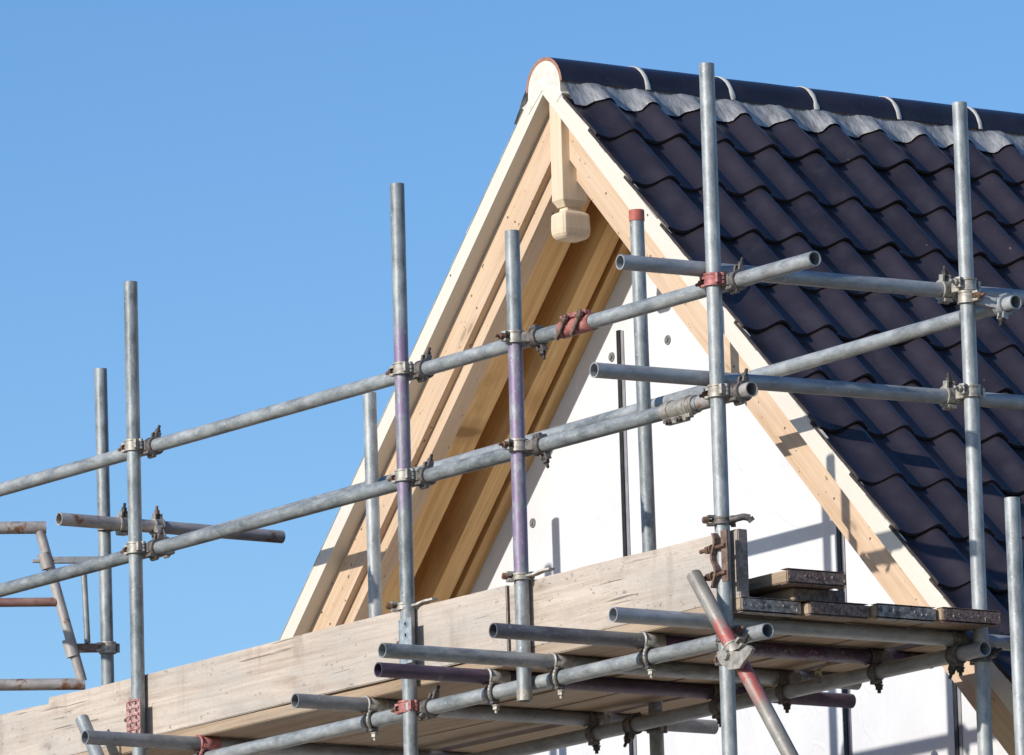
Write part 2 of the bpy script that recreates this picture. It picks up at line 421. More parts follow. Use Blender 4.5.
# pantiles: one mesh per slope
PROF = [(-.10, .30), (0., .25), (.1, .14), (.2, .04), (.28, 0.), (.33, 0.), (.40, .07), (.5, .31), (.59, .64), (.67, .90), (.74, 1.), (.81, .93), (.88, .76), (.94, .57), (1.0, .42), (1.05, .36)]
def prof(t):
    for i in range(len(PROF)-1):
        if PROF[i][0] <= t <= PROF[i+1][0]:
            p = [PROF[max(0, i-1)], PROF[i], PROF[i+1], PROF[min(len(PROF)-1, i+2)]]
            u = (t-p[1][0])/(p[2][0]-p[1][0]); y = [q[1] for q in p]
            return max(0., .5*(2*y[1]+(y[2]-y[0])*u+(2*y[0]-5*y[1]+4*y[2]-y[3])*u*u+(3*y[1]-y[0]-3*y[2]+y[3])*u**3))
    return PROF[-1][1]
TW, GAUGE, S_NOSE, HT, TH = .1993, .2917, .448, .047, .011
NT_ = int((YB-YW)/TW); NC = 16
US = [-.05, .0, .04, .08, .13, .19, .26, .33, .4, .47, .54, .61, .67, .72, .76, .8, .84, .88, .92, .96, 1.0]
def tiles(side):
    mb = MB(); tone = []; rnd = random.Random(11+side)
    y00 = YW-.008 if side > 0 else YW+.006; dn_ = .006 if side > 0 else .0265
    for c in range(NC):
        sn = S_NOSE+GAUGE*c; sh = sn-GAUGE-.05 if c else .19
        if sn > LS+.12: break
        for k in range(NT_):
            dl, ds, tw = rnd.gauss(0, .0016), rnd.gauss(0, .003), rnd.gauss(0, .0012)
            tn = min(1, max(0, rnd.gauss(.5, .30)))
            us = US[1:] if k == 0 else US
            rows = []
            for (q, lift) in ((0., .001), (.5, .010), (.93, .0185), (1., .0175)):
                row = []
                for u in us:
                    h = prof(u)*HT + lift + dl*q + tw*(u-.5)*q - dn_
                    s = sh+(sn+ds-sh)*q
                    row.append(slope_pt(side, s, h, y00+(k+u)*TW))
                rows.append(row)
            rows.append([p - V((side*C45, 0, C45))*TH for p in rows[-1]])    # underside of the nose
            n = len(us); vs = [p for r_ in rows for p in r_]; fs = []
            for r_ in range(3):
                for i in range(n-1):
                    q = (r_*n+i, (r_+1)*n+i, (r_+1)*n+i+1, r_*n+i+1)
                    fs.append(q if side > 0 else q[::-1])
            mb.add(vs, fs, True, 0); a = len(fs)
            nose = [(3*n+i, 4*n+i, 4*n+i+1, 3*n+i+1) for i in range(n-1)]
            nose = nose if side > 0 else [q[::-1] for q in nose]
            mb.add(vs, nose, False, 0); a += len(nose)
            # side edges (left one shows at the verge, bare clay where cut)
            for i, flip in ((0, False), (n-1, True)):
                e = [rows[0][i], rows[1][i], rows[2][i], rows[3][i]]; dn = V((side*C45, 0, C45))*TH
                pv = e+[p-dn for p in e]; ff = [(j, j+1, 5+j, 4+j) for j in range(3)]
                mb.add(pv, ff, False, 1 if (k == 0 and i == 0) else 0); a += 3
            tone += [tn]*a
    o = wlink('roof_slope', mb, ['tile', 'tile_edge'], house)
    at_ = o.data.attributes.new('tile_tone', 'FLOAT', 'FACE'); at_.data.foreach_set('value', tone)
    return o
MAT['tile_edge'] = plain('dark_tile_edge', (.022, .018, .02), (.06, .042, .04), 30, .8, 0, .3)
roof = tiles(1); roof['label'] = 'dark aubergine pantiled slope'
tiles(-1)
# mortar bedding under the verge tiles, ragged
for sd_ in (1, -1):
    mb = MB(); s = .16; rr = random.Random(3)
    while s < LS:
        k = (s-S_NOSE) % GAUGE / GAUGE
        ln = .045+rr.random()*.05
        h = (-.0055+.0155*k if sd_ > 0 else -.0078)+rr.gauss(0, .0008); h = max(-.0078, h)
        P = [slope_pt(sd_, s, -.0085, YW-.003+rr.gauss(0, .0015)), slope_pt(sd_, s+ln, -.0085, YW-.003)]
        P += [slope_pt(sd_, s+ln, h, YW-.003), slope_pt(sd_, s, h-.001, YW-.003)]
        P = [V((p.x, YW-.003, p.z)) for p in P]
        mb.prism(P, (0, .010, 0)); s += ln+.0004
    wall('verge_mortar', mb, 'mortar')
# ridge tiles with mortar joints
RZ, RR = 7.568, .1125
joints = [YW-.004, 1.735] + [1.735+.3725*(i+1) for i in range(21)]
def arc(r, y, a0=5, a1=178, n=22):
    return [V((XA+.011+r*math.cos(math.radians(a0+(a1-a0)*i/n)), y, RZ+r*math.sin(math.radians(a0+(a1-a0)*i/n)))) for i in range(n+1)]
for j in range(len(joints)-1):
    y0, y1 = joints[j], joints[j+1]
    if y0 > YB: break
    mb = MB(); dz = random.gauss(0, .0015)
    rows = [arc(RR, y0+.001), arc(RR+.001, (y0+y1)/2), arc(RR, y1-.009)]
    inn = [arc(RR-.013, y0+.001), arc(RR-.013, y1-.009)]
    n = len(rows[0])
    vs = [p+V((0, 0, dz)) for r_ in rows for p in r_]
    mb.add(vs, [(r_*n+i, r_*n+i+1, (r_+1)*n+i+1, (r_+1)*n+i)[::-1] for r_ in range(2) for i in range(n-1)], True, 0)
    for (o_, i_, fl) in ((rows[0], inn[0], 1), (rows[2], inn[1], 0)):
        vs = [p+V((0, 0, dz)) for p in o_+i_]
        mb.add(vs, [(i, i+1, n+i+1, n+i) if fl else (i, n+i, n+i+1, i+1) for i in range(n-1)], False, 1)
    vs = [p+V((0, 0, dz)) for p in inn[0]+inn[1]]
    mb.add(vs, [(i, i+1, n+i+1, n+i) for i in range(n-1)], True, 1)
    for e in (0, n-1):
        mb.add([rows[0][e], rows[2][e], inn[1][e], inn[0][e]], [(0, 1, 2, 3)], False, 1)
    rt_ = wlink('ridge_tile', mb, ['tile', 'terracotta'], house)
    at_ = rt_.data.attributes.new('tile_tone', 'FLOAT', 'FACE'); at_.data.foreach_set('value', [random.random()*.6]*len(rt_.data.polygons))
    if y1 < YB:
        mb = MB(); rr = random.Random(j)
        ww = [rr.uniform(.008, .013) for _ in range(n)]
        A = [p+V((0, -w, 0)) for p, w in zip(arc(RR+.001, y1-.004), ww)]; B = [p+V((0, w, 0)) for p, w in zip(arc(RR+.001, y1-.004), ww)]
        At = [p+V((0, -w*.7, 0)) for p, w in zip(arc(RR+.0032, y1-.004), ww)]; Bt = [p+V((0, w*.7, 0)) for p, w in zip(arc(RR+.0032, y1-.004), ww)]
        vs = A+At+Bt+B
        mb.add(vs, [(r_*n+i, r_*n+i+1, (r_+1)*n+i+1, (r_+1)*n+i)[::-1] for r_ in range(3) for i in range(n-1)], True)
        wlink('mortar_joint', mb, 'mortar', rt_)
# mortar infill closing the ridge end
mb = MB()
pts = [V((p.x, YW-.002, p.z)) for p in arc(RR-.0135, 0, 2, 178, 20)]
pts += [V((XA+.011-RR+.012, YW-.002, RZ-.03)), V((XA-.128, YW-.002, ZA-.125)), V((XA-.09, YW-.002, ZA-.155)), V((XA, YW-.002, ZA-.085)), V((XA+.085, YW-.002, ZA-.145)), V((XA+.122, YW-.002, ZA-.118)), V((XA+.011+RR-.012, YW-.002, RZ-.028))]
mb.prism(pts, (0, .06, 0))
wall('ridge_end_mortar', mb, 'mortar')
# crinkled flashing along the ridge
for sd_ in (1, -1):
    mb = MB(); rr = random.Random(5); rows = []
    ny = int((YB-YW)/TW*14)
    for q in range(6):
        row = []
        for i in range(ny+1):
            y = YW+.004+(YB-YW-.02)*i/ny; u = ((y-(YW-.012))/TW) % 1.0
            t = q/5; s = .116+(.246-.116)*t + (.006*math.sin(y*47)+.004*math.sin(y*111+1) if q == 5 else 0)
            ht = prof(u)*HT+.006
            h = .034*(1-t)+ht*min(1, t*1.1) + (rr.gauss(0, .0009)+.0016*math.sin(y*95+q*.7)*math.sin(y*31) if q < 5 else 0)
            row.append(slope_pt(sd_, s, h, y))
        rows.append(row)
    n = ny+1; vs = [p for r_ in rows for p in r_]
    fs = [(r_*n+i, (r_+1)*n+i, (r_+1)*n+i+1, r_*n+i+1) for r_ in range(5) for i in range(n-1)]
    if sd_ < 0: fs = [f[::-1] for f in fs]
    mb.add(vs, fs, True)
    wall('ridge_flashing', mb, 'flash')
# finial post and knob at the apex
pc = at(555, 150, Y=1.385); zb = at(555, 207, Y=1.385).z; kz0 = at(557, 240, Y=1.385).z; kz1 = at(557, 213.5, Y=1.385).z
fx = pc.x+.004; fy = 1.440; hw = .045
m = M.Translation(V((fx, fy, zb))) @ M.Rotation(-math.pi/2, 4, 'Y')
mb = MB()
def loft(secs, mbx, sx_=1., sy_=1.):
    """secs: (z, half width, corner cut) stacked octagons about the post axis"""
    rows = []
    for z, h, c in secs:
        hx, hy = h*sx_, h*sy_
        rows.append([V((fx+a*hx if abs(a) == 1 else fx+math.copysign(hx-c, a), fy+b*hy if abs(b) == 1 else fy+math.copysign(hy-c, b), z))
                     for a, b in ((1, .5), (.5, 1), (-.5, 1), (-1, .5), (-1, -.5), (-.5, -1), (.5, -1), (1, -.5))])
    n = 8; vs = [p for r_ in rows for p in r_]
    mbx.add(vs, [(r_*n+i, r_*n+(i+1) % n, (r_+1)*n+(i+1) % n, (r_+1)*n+i) for r_ in range(len(rows)-1) for i in range(n)])
    mbx.add(rows[0], [tuple(reversed(range(n)))]); mbx.add(rows[-1], [tuple(range(n))])
loft([(zb-.002, hw*.72, .003), (zb+.022, hw, .002), (7.545, hw, .002)], mb, .76, 1.2)
fin = link('finial', local(mb, m), 'pine_pale', house, m)
mb = MB(); kw = .058
loft([(kz0, kw*.55, .004), (kz0+.004, kw*.74, .006), (kz0+.011, kw*.87, .007), (kz0+.021, kw*.96, .008), (kz0+.038, kw, .009), (kz1-.010, kw*.98, .009), (kz1-.002, kw*.94, .008), (kz1+.004, kw*.80, .006), (kz1+.010, kw*.56, .005), (zb, kw*.5, .004)], mb, .76, 1.04)
link('knob', local(mb, m.copy()), 'pine_pale', fin, m.copy())
# black strips and fixings on the membrane
for (px, py, zb2, ztop) in ((618.5, 440, 2.8, at(618, 331, Y=YG).z), (836.5, 560, 2.8, 5.95), (952, 700, 2.8, 5.35)):
    x = at(px, py, Y=YG-.02).x
    mb = MB(); mb.aabox((x-.010, YG-.009, zb2), (x+.010, YG-.001, ztop))
    st = wall('seam_strip', mb, 'black', 'black vertical strip')
    mb = MB(); mb.aabox((x+.0105, YG-.004, zb2), (x+.026, YG-.0012, ztop-.004)); wlink('strip_side', mb, 'grey_strip', st)  # narrow grey strip set along the right of the black one
for px, py in ((668, 340), (533, 523), (612, 357), (560, 470), (690, 470), (770, 470), (885, 705), (905, 650)):
    p = at(px, py, Y=YG)
    if px in (560, 690, 770, 885, 905): continue
    mb = MB(); mb.cyl((p.x, YG-.004, p.z), (p.x, YG-.0005, p.z), .017, .018, 20); mb.cyl((p.x, YG-.010, p.z), (p.x, YG-.004, p.z), .008, .008, 12)
    wall('fixing_washer', mb, 'washer')

# ------------------------------------------------------------------ scaffold tubes
GS = 'upright scaffold standards'; GL = 'horizontal scaffold tubes'; GT = 'putlog tubes under the platform'
def standard(px, py, pxb, Y, topy, mat, label, bottom=0.05, topx=None, name='scaffold_standard', cap=None):
    p = at(px, py, Y=Y); t = at(topx if topx else px, topy, Y=Y)
    q = at(pxb[0], pxb[1], Y=Y)
    dx = (t.x-q.x)/(t.z-q.z); X0 = q.x+(bottom-q.z)*dx
    if bottom < 1: X0 = q.x+(t.x-q.x)*0      # below the frame the tube runs plumb
    base = V((q.x+(4.4-q.z)*dx, Y, 4.4)) if bottom < 1 else V((X0, Y, bottom))
    if bottom < 1: base = V((base.x, Y, .012)); 
    o = tube(name, base, V((t.x, Y, t.z)), mat, label, 'scaffold pole', GS)
    if bottom < 1:
        mb = MB(); mb.aabox((base.x-.075, Y-.075, .0), (base.x+.075, Y+.075, .008), .002); mb.cyl((base.x, Y, .008), (base.x, Y, .0118), .03, .03, 16)
        wlink('base_plate', mb, 'galv_dark', o, (base.x, Y, 0))
    if cap:
        mb = MB(); mb.tube((0, 0, -.032), (0, 0, .003), R_T+.0025, R_T+.0002, 28); mb.cyl((0, 0, .003), (0, 0, .006), R_T+.0025, R_T+.001, 28)
        m = axis_mat(V((t.x, Y, t.z)), V((t.x, Y, t.z))-base); link('end_cap', mb, 'red_cap', o, m)
    return o
zof = lambda x, y, Y: at(x, y, Y=Y).z
PUR_A = galv('purple_stained_standard', paints=[(PURPLE, zof(405, 520, 0), zof(400, 318, 0), .85)])
PUR_B = galv('purple_washed_standard', paints=[(PURPLE, zof(520, 590, 0)-zof(525, 701, 0), zof(514, 325, 0)-zof(525, 701, 0), .8)])
for mm in (PUR_A, PUR_B): MAT[mm.name] = mm
standard(131, 300, (137, 700), 0, 282, 'galv', 'tall grey standard at the left with a red perforated clip low on the plank', topx=130.5)
standard(398, 200, (409, 745), 0, 184, 'purple_stained_standard', 'grey standard stained purple between both rails, red coupler at its foot', topx=397)
pur2 = standard(512, 240, (524.5, 690), 0, 231, 'purple_washed_standard', 'short standard with a purple wash, its lower end hanging just below the platform ledger', bottom=zof(525, 701, 0), topx=512)
mb = MB(); mb.tube((0, 0, 0), (0, 0, .035), R_T+.002, R_T-.003, 28); link('end_collar', mb, 'coupler', pur2, WORLD[pur2.name] @ M.Translation(V((0, 0, .0005))))
standard(707, 80, (730, 745), 0, 64, 'galv_light', 'tallest bright grey standard in front of the verge, crossed by the leaning red brace', topx=706.5)
standard(960, 120, (986, 745), 1.0, 103, 'galv_light', 'grey standard in front of the roof tiles at the right with transom couplers on it', topx=959.5)
standard(637, 220, (653, 545), 1.0, 212, 'galv', 'bright standard with a red band round its top, before the white gable', topx=636.5, cap=True)
standard(370, 398, (376.5, 612), 1.02, 393, 'galv_light', 'short pale standard behind the rails, before the left verge', topx=369.5)
standard(101, 380, (110, 680), 1.0, 369, 'galv', 'grey standard behind the left one, holding the gate bracket', topx=100.5)
P12 = at(1012, 498, X=.85)
tube('scaffold_standard', (P12.x+.03, P12.y, .012), (P12.x, P12.y, P12.z), 'galv_light', 'short pale standard cut by the right edge of the photo', 'scaffold pole', GS)

def line(pa, pb, X=None, Y=None, xa=None, xb=None):
    """tube axis through two photo points on a site plane; optionally run on to world x = xa / xb"""
    a, b = at(*pa, X=X, Y=Y), at(*pb, X=X, Y=Y); d = (b-a)
    if xa is not None: a = a+d*((xa-a.x)/d.x)
    if xb is not None: b = a+(b-a)*((xb-a.x)/(b.x-a.x))
    return a, b
YL = .051
L1 = line((100, 461.5), (815, 258.5), Y=YL, xa=-6.9); tube('guard_rail', *L1, 'galv_light', 'upper guard rail crossing the whole gable to an open end before the tiles', 'rail', GL)
L2a = line((60, 574.5), (700, 403), Y=YL, xa=-6.9)
L2end = at(752, 389, Y=YL); L2mid = L2a[0]+(L2a[1]-L2a[0])*1.0
tube('guard_rail', L2a[0], L2a[1], 'galv', 'lower guard rail below the upper one, joined by a sleeve near its right end', 'rail', GL)
dL2 = (L2a[1]-L2a[0]).normalized()
tube('scaffold_tube', L2a[1]+dL2*.003, L2end, 'galv_brown', 'stub tube continuing the lower guard rail to an open end at the bright standard', 'rail', GL)
IR = line((170, 544.5), (1016, 302), Y=1.09, xa=-4.87); tube('guard_rail', *IR, 'galv_light', 'guard rail rising across the roof tiles to an open end at the right edge', 'rail', GL)
LG = line((240, 748.5), (768, 631), Y=YL, xa=-6.9); LG = (V((LG[0].x, YL, 5.149)), V((LG[1].x, YL, 5.146)))
tube('scaffold_ledger', *LG, 'galv_light', 'pale front ledger carrying the platform, open right end by the red brace', 'rail', GL)
LI = (V((-6.9, .948, 5.150)), V((at(985, 649, Y=.948).x, .948, 5.150)))
tube('scaffold_ledger', *LI, 'galv_mid', 'dull ledger under the back of the platform, open end at the right standard', 'rail', GL)
MAT['galv_under'] = MAT['galv_mid']
ZT = 5.1985
def transom(pa, pb, X, mat, label, name='putlog_tube'):
    a, b = at(*pa, X=X), at(*pb, X=X)
    return tube(name, (X, a.y, ZT), (X, b.y, ZT), mat, label, 'scaffold tube', GT), X
MIXP = galv('half_purple_tube', (.10,.10,.105), (.22,.22,.23), paints=[((.10, .055, .11), .55, 2.5, .95)], metal=.4); MAT['half_purple'] = MIXP
XA_, XC_, XB_, XD_, XE_, XF_ = -.985, -1.355, -.485, -2.07, -3.11, -.056
transom((382, 648), (858, 694), XA_, 'galv', 'grey putlog tube, longer of the pair passing before the purple stained standard')
transom((378, 668), (852, 708), XC_, 'dark_purple', 'dark purple putlog tube, just under the grey one at the purple stained standard')
transom((493, 628), (932, 668), XB_, 'half_purple', 'putlog tube turning from grey to purple, starting before the short standard')
transom((295, 703), (715, 740), XD_, 'galv_dark', 'dark grey putlog tube sticking out left of the red coupler')
transom((85, 742), (560, 790), XE_, 'galv_dark', 'putlog tube with a red clip in the bottom left corner')
transom((613, 615), (1030, 645), XF_, 'galv_mid', 'steel putlog tube highest at the right, running along the platform board ends')
XT = -.052
T1 = (at(620, 262, X=XT), at(1040, 299, X=XT)); tube('scaffold_transom', T1[0], T1[0]+(T1[1]-T1[0])*1.4, 'galv_mid', 'upper transom from an open end beside the red topped standard across the tiles', 'rail', GL)
T2 = (at(594, 370, X=XT), at(1040, 404, X=XT)); tube('scaffold_transom', T2[0], T2[0]+(T2[1]-T2[0])*1.4, 'galv_mid', 'lower transom from an open end before the white gable to the tiles', 'rail', GL)
# return tube at the left
XLt = -5.19; tube('scaffold_transom', at(59, 519, X=XLt), at(282, 537, X=XLt), 'galv_brown', 'stained short tube with an open left end, clamped to the far left standard', 'rail', GL)
# braces
b0, b1 = at(694, 575, Y=-.076), at(790, 755, Y=-.076)
BR = galv('red_painted_brace', (.19,.175,.15), (.34,.31,.27), paints=[((.44, .10, .085), .19, .60, .95)], metal=.3); MAT['red_brace'] = BR
db = (b1-b0).normalized(); tube('scaffold_brace', b0, b0+db*6.4, 'red_brace', 'leaning brace, grey at the top then red, swivelled to the tallest standard', 'brace')
c0, c1 = at(82, 719, Y=-.076), at(98, 757, Y=-.076)
tube('scaffold_brace', c0, c0+(c1-c0)  .normalized()*6.4, 'galv', 'leaning grey brace end in front of the plank in the bottom left corner', 'brace')

# ------------------------------------------------------------------ couplers
GC = 'scaffold couplers'
def ring_band(mb, c, ax, out, w=.0185, ri=R_T+.0006, ro=R_T+.0062):
    """C-shaped band round a tube: ring, closing flap lugs on the `out` side and hinge knuckles opposite"""
    c, ax, out = V(c), V(ax).normalized(), V(out).normalized(); tn = ax.cross(out)
    mb.tube(c-ax*w, c+ax*w, ro, ri, 28)
    mb.tube(c-ax*(w+.0012), c-ax*(w-.005), ro+.0025, ri+.001, 28); mb.tube(c+ax*(w-.005), c+ax*(w+.0012), ro+.0025, ri+.001, 28)
    for s in (1, -1):                                   # forked lug with the bolt slot
        mb.box(c+out*(ro+.008)+ax*(s*.0125), (out*.012, ax*.0045, tn*.011), .002)
    for s in (1, 0, -1):                                # hinge knuckles
        p = c-out*(ro+.005)+ax*(s*.0125); mb.cyl(p-ax*.005, p+ax*.005, .0085, .0085, 14)
    mb.box(c-out*(ro+.001)+tn*.014, (out*.006, ax*(w*.85), tn*.014), .002)
def t_bolt(mb, c, out, tilt, r0=R_T+.008, ln=.052):
    c, out, tilt = V(c), V(out).normalized(), V(tilt).normalized()
    d = (out+tilt*.12).normalized(); a = c+out*(r0-.004)
    mb.cyl(a, a+d*(ln*.95), .0055, .0055, 10)
    mb.cyl(a+d*(ln*.95), a+d*ln, .0055, .003, 10)
    mb.cyl(a+d*.016, a+d*.020, .0135, .0135, 16)        # washer
    mb.cyl(a+d*.020, a+d*.033, .0115, .0115, 6, smooth=False)
    mb.cyl(a+d*.033, a+d*.036, .010, .007, 12)
def coupler(name, label, pa, da, pb, db_, oa, ob, ma='coupler', mb_='coupler_dark', bolt='rust', group=GC):
    pa, pb, da, db_ = V(pa), V(pb), V(da).normalized(), V(db_).normalized()
    r = empty(name, (pa+pb)/2); tag(r, label, 'coupler', group)
    x = MB(); ring_band(x, pa, da, oa); wlink('band', x, ma, r, pa)
    x = MB(); t_bolt(x, pa, oa, V(oa).cross(da)); wlink('bolt', x, bolt, r, pa)
    if pb is not None and db_ is not None:
        x = MB(); ring_band(x, pb, db_, ob); n = (pb-pa)
        mid = (pa+pb)/2; u = n.normalized(); e1 = u.orthogonal().normalized(); e2 = u.cross(e1)
        x.box(mid, (u*max(.006, n.length/2-R_T+.001), da*.017, u.cross(da).normalized()*.017), .003)
        wlink('band', x, mb_, r, pb)
        x = MB(); t_bolt(x, pb, ob, V(ob).cross(db_)); wlink('bolt', x, 'thread', r, pb)
    return r
ZV = V((0, 0, 1)); XV = V((1, 0, 0)); YV = V((0, 1, 0))
def on(line_, x): a, b = line_; return a+(b-a)*((x-a.x)/(b.x-a.x))
def pole_x(px, py, Y=0): return at(px, py, Y=Y).x
dl1 = (L1[1]-L1[0]).normalized()
LO = V((-1, -.25, -.05)); UPB = V((.35, .25, 1)).normalized()
jn = [(133.5, 449, L1, 'on the far left standard, upper rail', 'coupler'), (136, 551, L2a, 'on the far left standard, lower rail', 'coupler'),
      (402.5, 372, L1, 'on the purple stained standard, upper rail', 'coupler'), (404.5, 478, L2a, 'on the purple stained standard, lower rail', 'coupler'),
      (714, 282, L1, 'on the tallest standard, upper rail', 'coupler_red'), (718, 393, (L2a[1], L2end), 'on the tallest standard, lower rail', 'coupler')]
for px, py, ln_, lab, mt in jn:
    x = pole_x(px, py); q = on(ln_, x)
    off = V((0, 0, .004))
    col = 'red' if mt == 'coupler_red' else 'grey'
    coupler('scaffold_coupler', f'{col} right angle coupler {lab}', V((x, 0, q.z+.006)), ZV, q+V((.052, 0, 0)), dl1, LO, UPB.cross(dl1).cross(dl1)*-1, mt, 'coupler_dark')
for px, py, ln_, lab in ((515, 339, L1, 'upper'), (518.5, 446, L2a, 'lower')):
    x = pole_x(px, py); q = on(ln_, x)
    coupler('scaffold_coupler', f'dark swivel coupler with its bolt facing out on the short standard, {lab} rail', V((x, 0, q.z+.004)), ZV, q+V((.055, 0, 0)), dl1, V((.1, -1, 0)), V((.3, .2, -1)), 'coupler', 'coupler_dark', 'rust')
x = pole_x(408, 708); q = on(LG, x)
coupler('scaffold_coupler', 'red coupler joining the front ledger to the purple stained standard', V((x, 0, q.z+.006)), ZV, q+V((.05, 0, 0)), XV, LO, UPB, 'coupler_red', 'coupler_dark')
x = pole_x(727, 640); q = on(LG, x)
coupler('scaffold_coupler', 'dark coupler joining the front ledger to the tallest standard', V((x, 0, q.z+.002)), ZV, q+V((-.055, 0, 0)), XV, V((1, .2, .2)), V((-.2, -.5, 1)), 'coupler_dark', 'coupler', 'rust')
# swivel on the brace
zb_ = zof(735, 657, 0); xs = pole_x(728, 657); kb = (b0.z-zb_)/(b0.z-b1.z); pbk = b0+(b1-b0)*kb
r = coupler('swivel_coupler', 'brown swivel coupler pinning the red brace to the tallest standard', V((xs, 0, zb_)), ZV, pbk, db, V((-1, -.1, 0)), V((1, 0, .62)), 'coupler_dark', 'coupler', 'rust')
x = MB(); cpl = at(735, 657, Y=-.112)
poly = [(-16, -4), (-11, -5.5), (6, -5.5), (15, -12), (19, -9), (17.5, -5), (11, 3), (6, 10.5), (-4.5, 12.5), (-12, 8), (-15, 3)]
poly = [(dx/190, (-dy-52*dx/190)/308) for dx, dy in poly]
x.prism([cpl+V((a, -.008, b)) for a, b in reversed(poly)], (0, .012, 0)); x.cyl(cpl+V((-.03, -.02, .01)), cpl+V((-.03, -.006, .01)), .016, .016, 6, smooth=False)
wlink('cover_plate', x, 'coupler', r, cpl)
# couplers on the right standard
X9 = lambda y: pole_x(960+(y-104)*.039, y, 1.0)
for yy, T, lab in ((286, T1, 'upper'), (394, T2, 'lower')):
    x = X9(yy); k = (1.0-T[0].y)/(T[1].y-T[0].y); q = T[0]+(T[1]-T[0])*k
    coupler('scaffold_coupler', f'pale coupler joining the {lab} transom to the standard before the tiles', V((x, 1.0, q.z+.012)), ZV, V((XT, .948, q.z)), YV, V((.25, -1, .1)), V((.15, 0, 1)), 'coupler', 'coupler', 'coupler')
x = X9(316); q = on(IR, x+.07)
coupler('scaffold_coupler', 'coupler joining the rising guard rail to the standard before the tiles', V((x, 1.0, q.z+.03)), ZV, q, (IR[1]-IR[0]), V((1, .2, 0)), V((.2, -.3, -1)), 'coupler', 'galv_mid', 'rust')
x = X9(650); q = V((x-.062, .948, 5.150))
coupler('scaffold_coupler', 'dark coupler at the open end of the back ledger', V((x, 1.0, 5.140)), ZV, q, XV, V((1, .4, .2)), V((-.3, -.1, -1)), 'coupler_dark', 'coupler_dark', 'thread')
x = pole_x(655, 690, 1.0); coupler('scaffold_coupler', 'dark coupler under the platform on the red topped standard', V((x, 1.0, 5.14)), ZV, V((x-.06, .948, 5.150)), XV, V((-1, -.4, .2)), V((-.2, -.3, -1)), 'coupler_dark', 'coupler_dark', 'thread')
# left return tube couplers
x = pole_x(106, 522, 1.0); ya = at(120, 524, X=XLt); coupler('scaffold_coupler', 'rusty coupler holding the stained short tube to the far standard', V((x, 1.0, ya.z+.004)), ZV, V((XLt, ya.y+.01, ya.z)), YV, V((-1, .2, 0)), V((.35, 0, 1)), 'coupler', 'coupler', 'rust')
q = at(160, 534, Y=.99); rl = on(IR, at(160, 545, Y=1.09).x)
coupler('scaffold_coupler', 'rusty coupler with upright bolt hanging the rail from the stained short tube', V((XLt, at(157, 527, X=XLt).y, at(157, 527, X=XLt).z)), YV, rl+V((.03, 0, 0)), dl1, V((.1, 0, 1)), V((0, -.7, .6)), 'coupler', 'coupler', 'rust')
# sleeves joining rails end to end
def sleeve(line_, px, py, label, mat, two):
    x = at(px, py, Y=YL).x; q = on(line_, x); d = (line_[1]-line_[0]).normalized(); r = empty('sleeve_coupler', q); tag(r, label, 'coupler')
    y = MB()
    upv = V((0, 0, 1)); upv = (upv-d*d.dot(upv)).normalized(); sgn = 1 if two else -1
    y.tube(q-d*.085, q+d*.085, R_T+.0045, R_T+.0006, 30)
    for s in () if two else (-.05, .05):
        y.tube(q+d*(s-.008), q+d*(s+.008), R_T+.0075, R_T+.003, 30)
    y.box(q+upv*sgn*(R_T+.010)+V((0, -.012, 0)), (d*.072, upv*.007, V((0, .010, 0))), .003)
    if not two: y.box(q-upv*(R_T+.017)+V((0, -.014, 0)), (d*.055, upv*.008, V((0, .011, 0))), .003)
    wlink('clamp_body', y, mat, r, q)
    for s in (-.042, .042) if two else (-.03, .028):
        z = MB(); a = q+d*s+V((0, -.02, 0))+upv*sgn*(R_T+.004)
        dd = (upv*sgn+d*.35+V((0, -.2, 0))).normalized() if two else (d*.25-upv*.15+V((0, -1, 0))).normalized()
        if two: a = q+d*(s-.012)+V((0, -R_T-.010, -.012)); dd = (upv+d*.75).normalized(); z.cyl(a-dd*.03, a+dd*.062, .0062, .0062, 10); z.box(a-dd*.022, (d*.010, dd*.006, V((0, .008, 0))), .002); z.box(a+dd*.012, (d.cross(V((0, 1, 0)))*.004+d*.014, dd*.010, V((0, .006, 0))), .002); z.cyl(a+dd*.040, a+dd*.052, .0125, .0125, 6, smooth=False); z.cyl(a+dd*.036, a+dd*.039, .015, .015, 14)

        else: a = q+d*s-upv*(R_T+.016)+V((0, -.02, 0)); z.cyl(a, a+dd*.022, .011, .011, 6, smooth=False); z.cyl(a, a+dd*.030, .006, .006, 10)
        wlink('bolt', z, 'rust_brown' if two else 'coupler_dark', r, q)
sleeve(L1, 578, 322.5, 'red sleeve coupler with two bolts halfway along the upper guard rail', 'coupler_red', True)
sleeve(L2a, 681, 407.5, 'stained grey sleeve coupler with bolts below, on the lower guard rail', 'coupler', False)
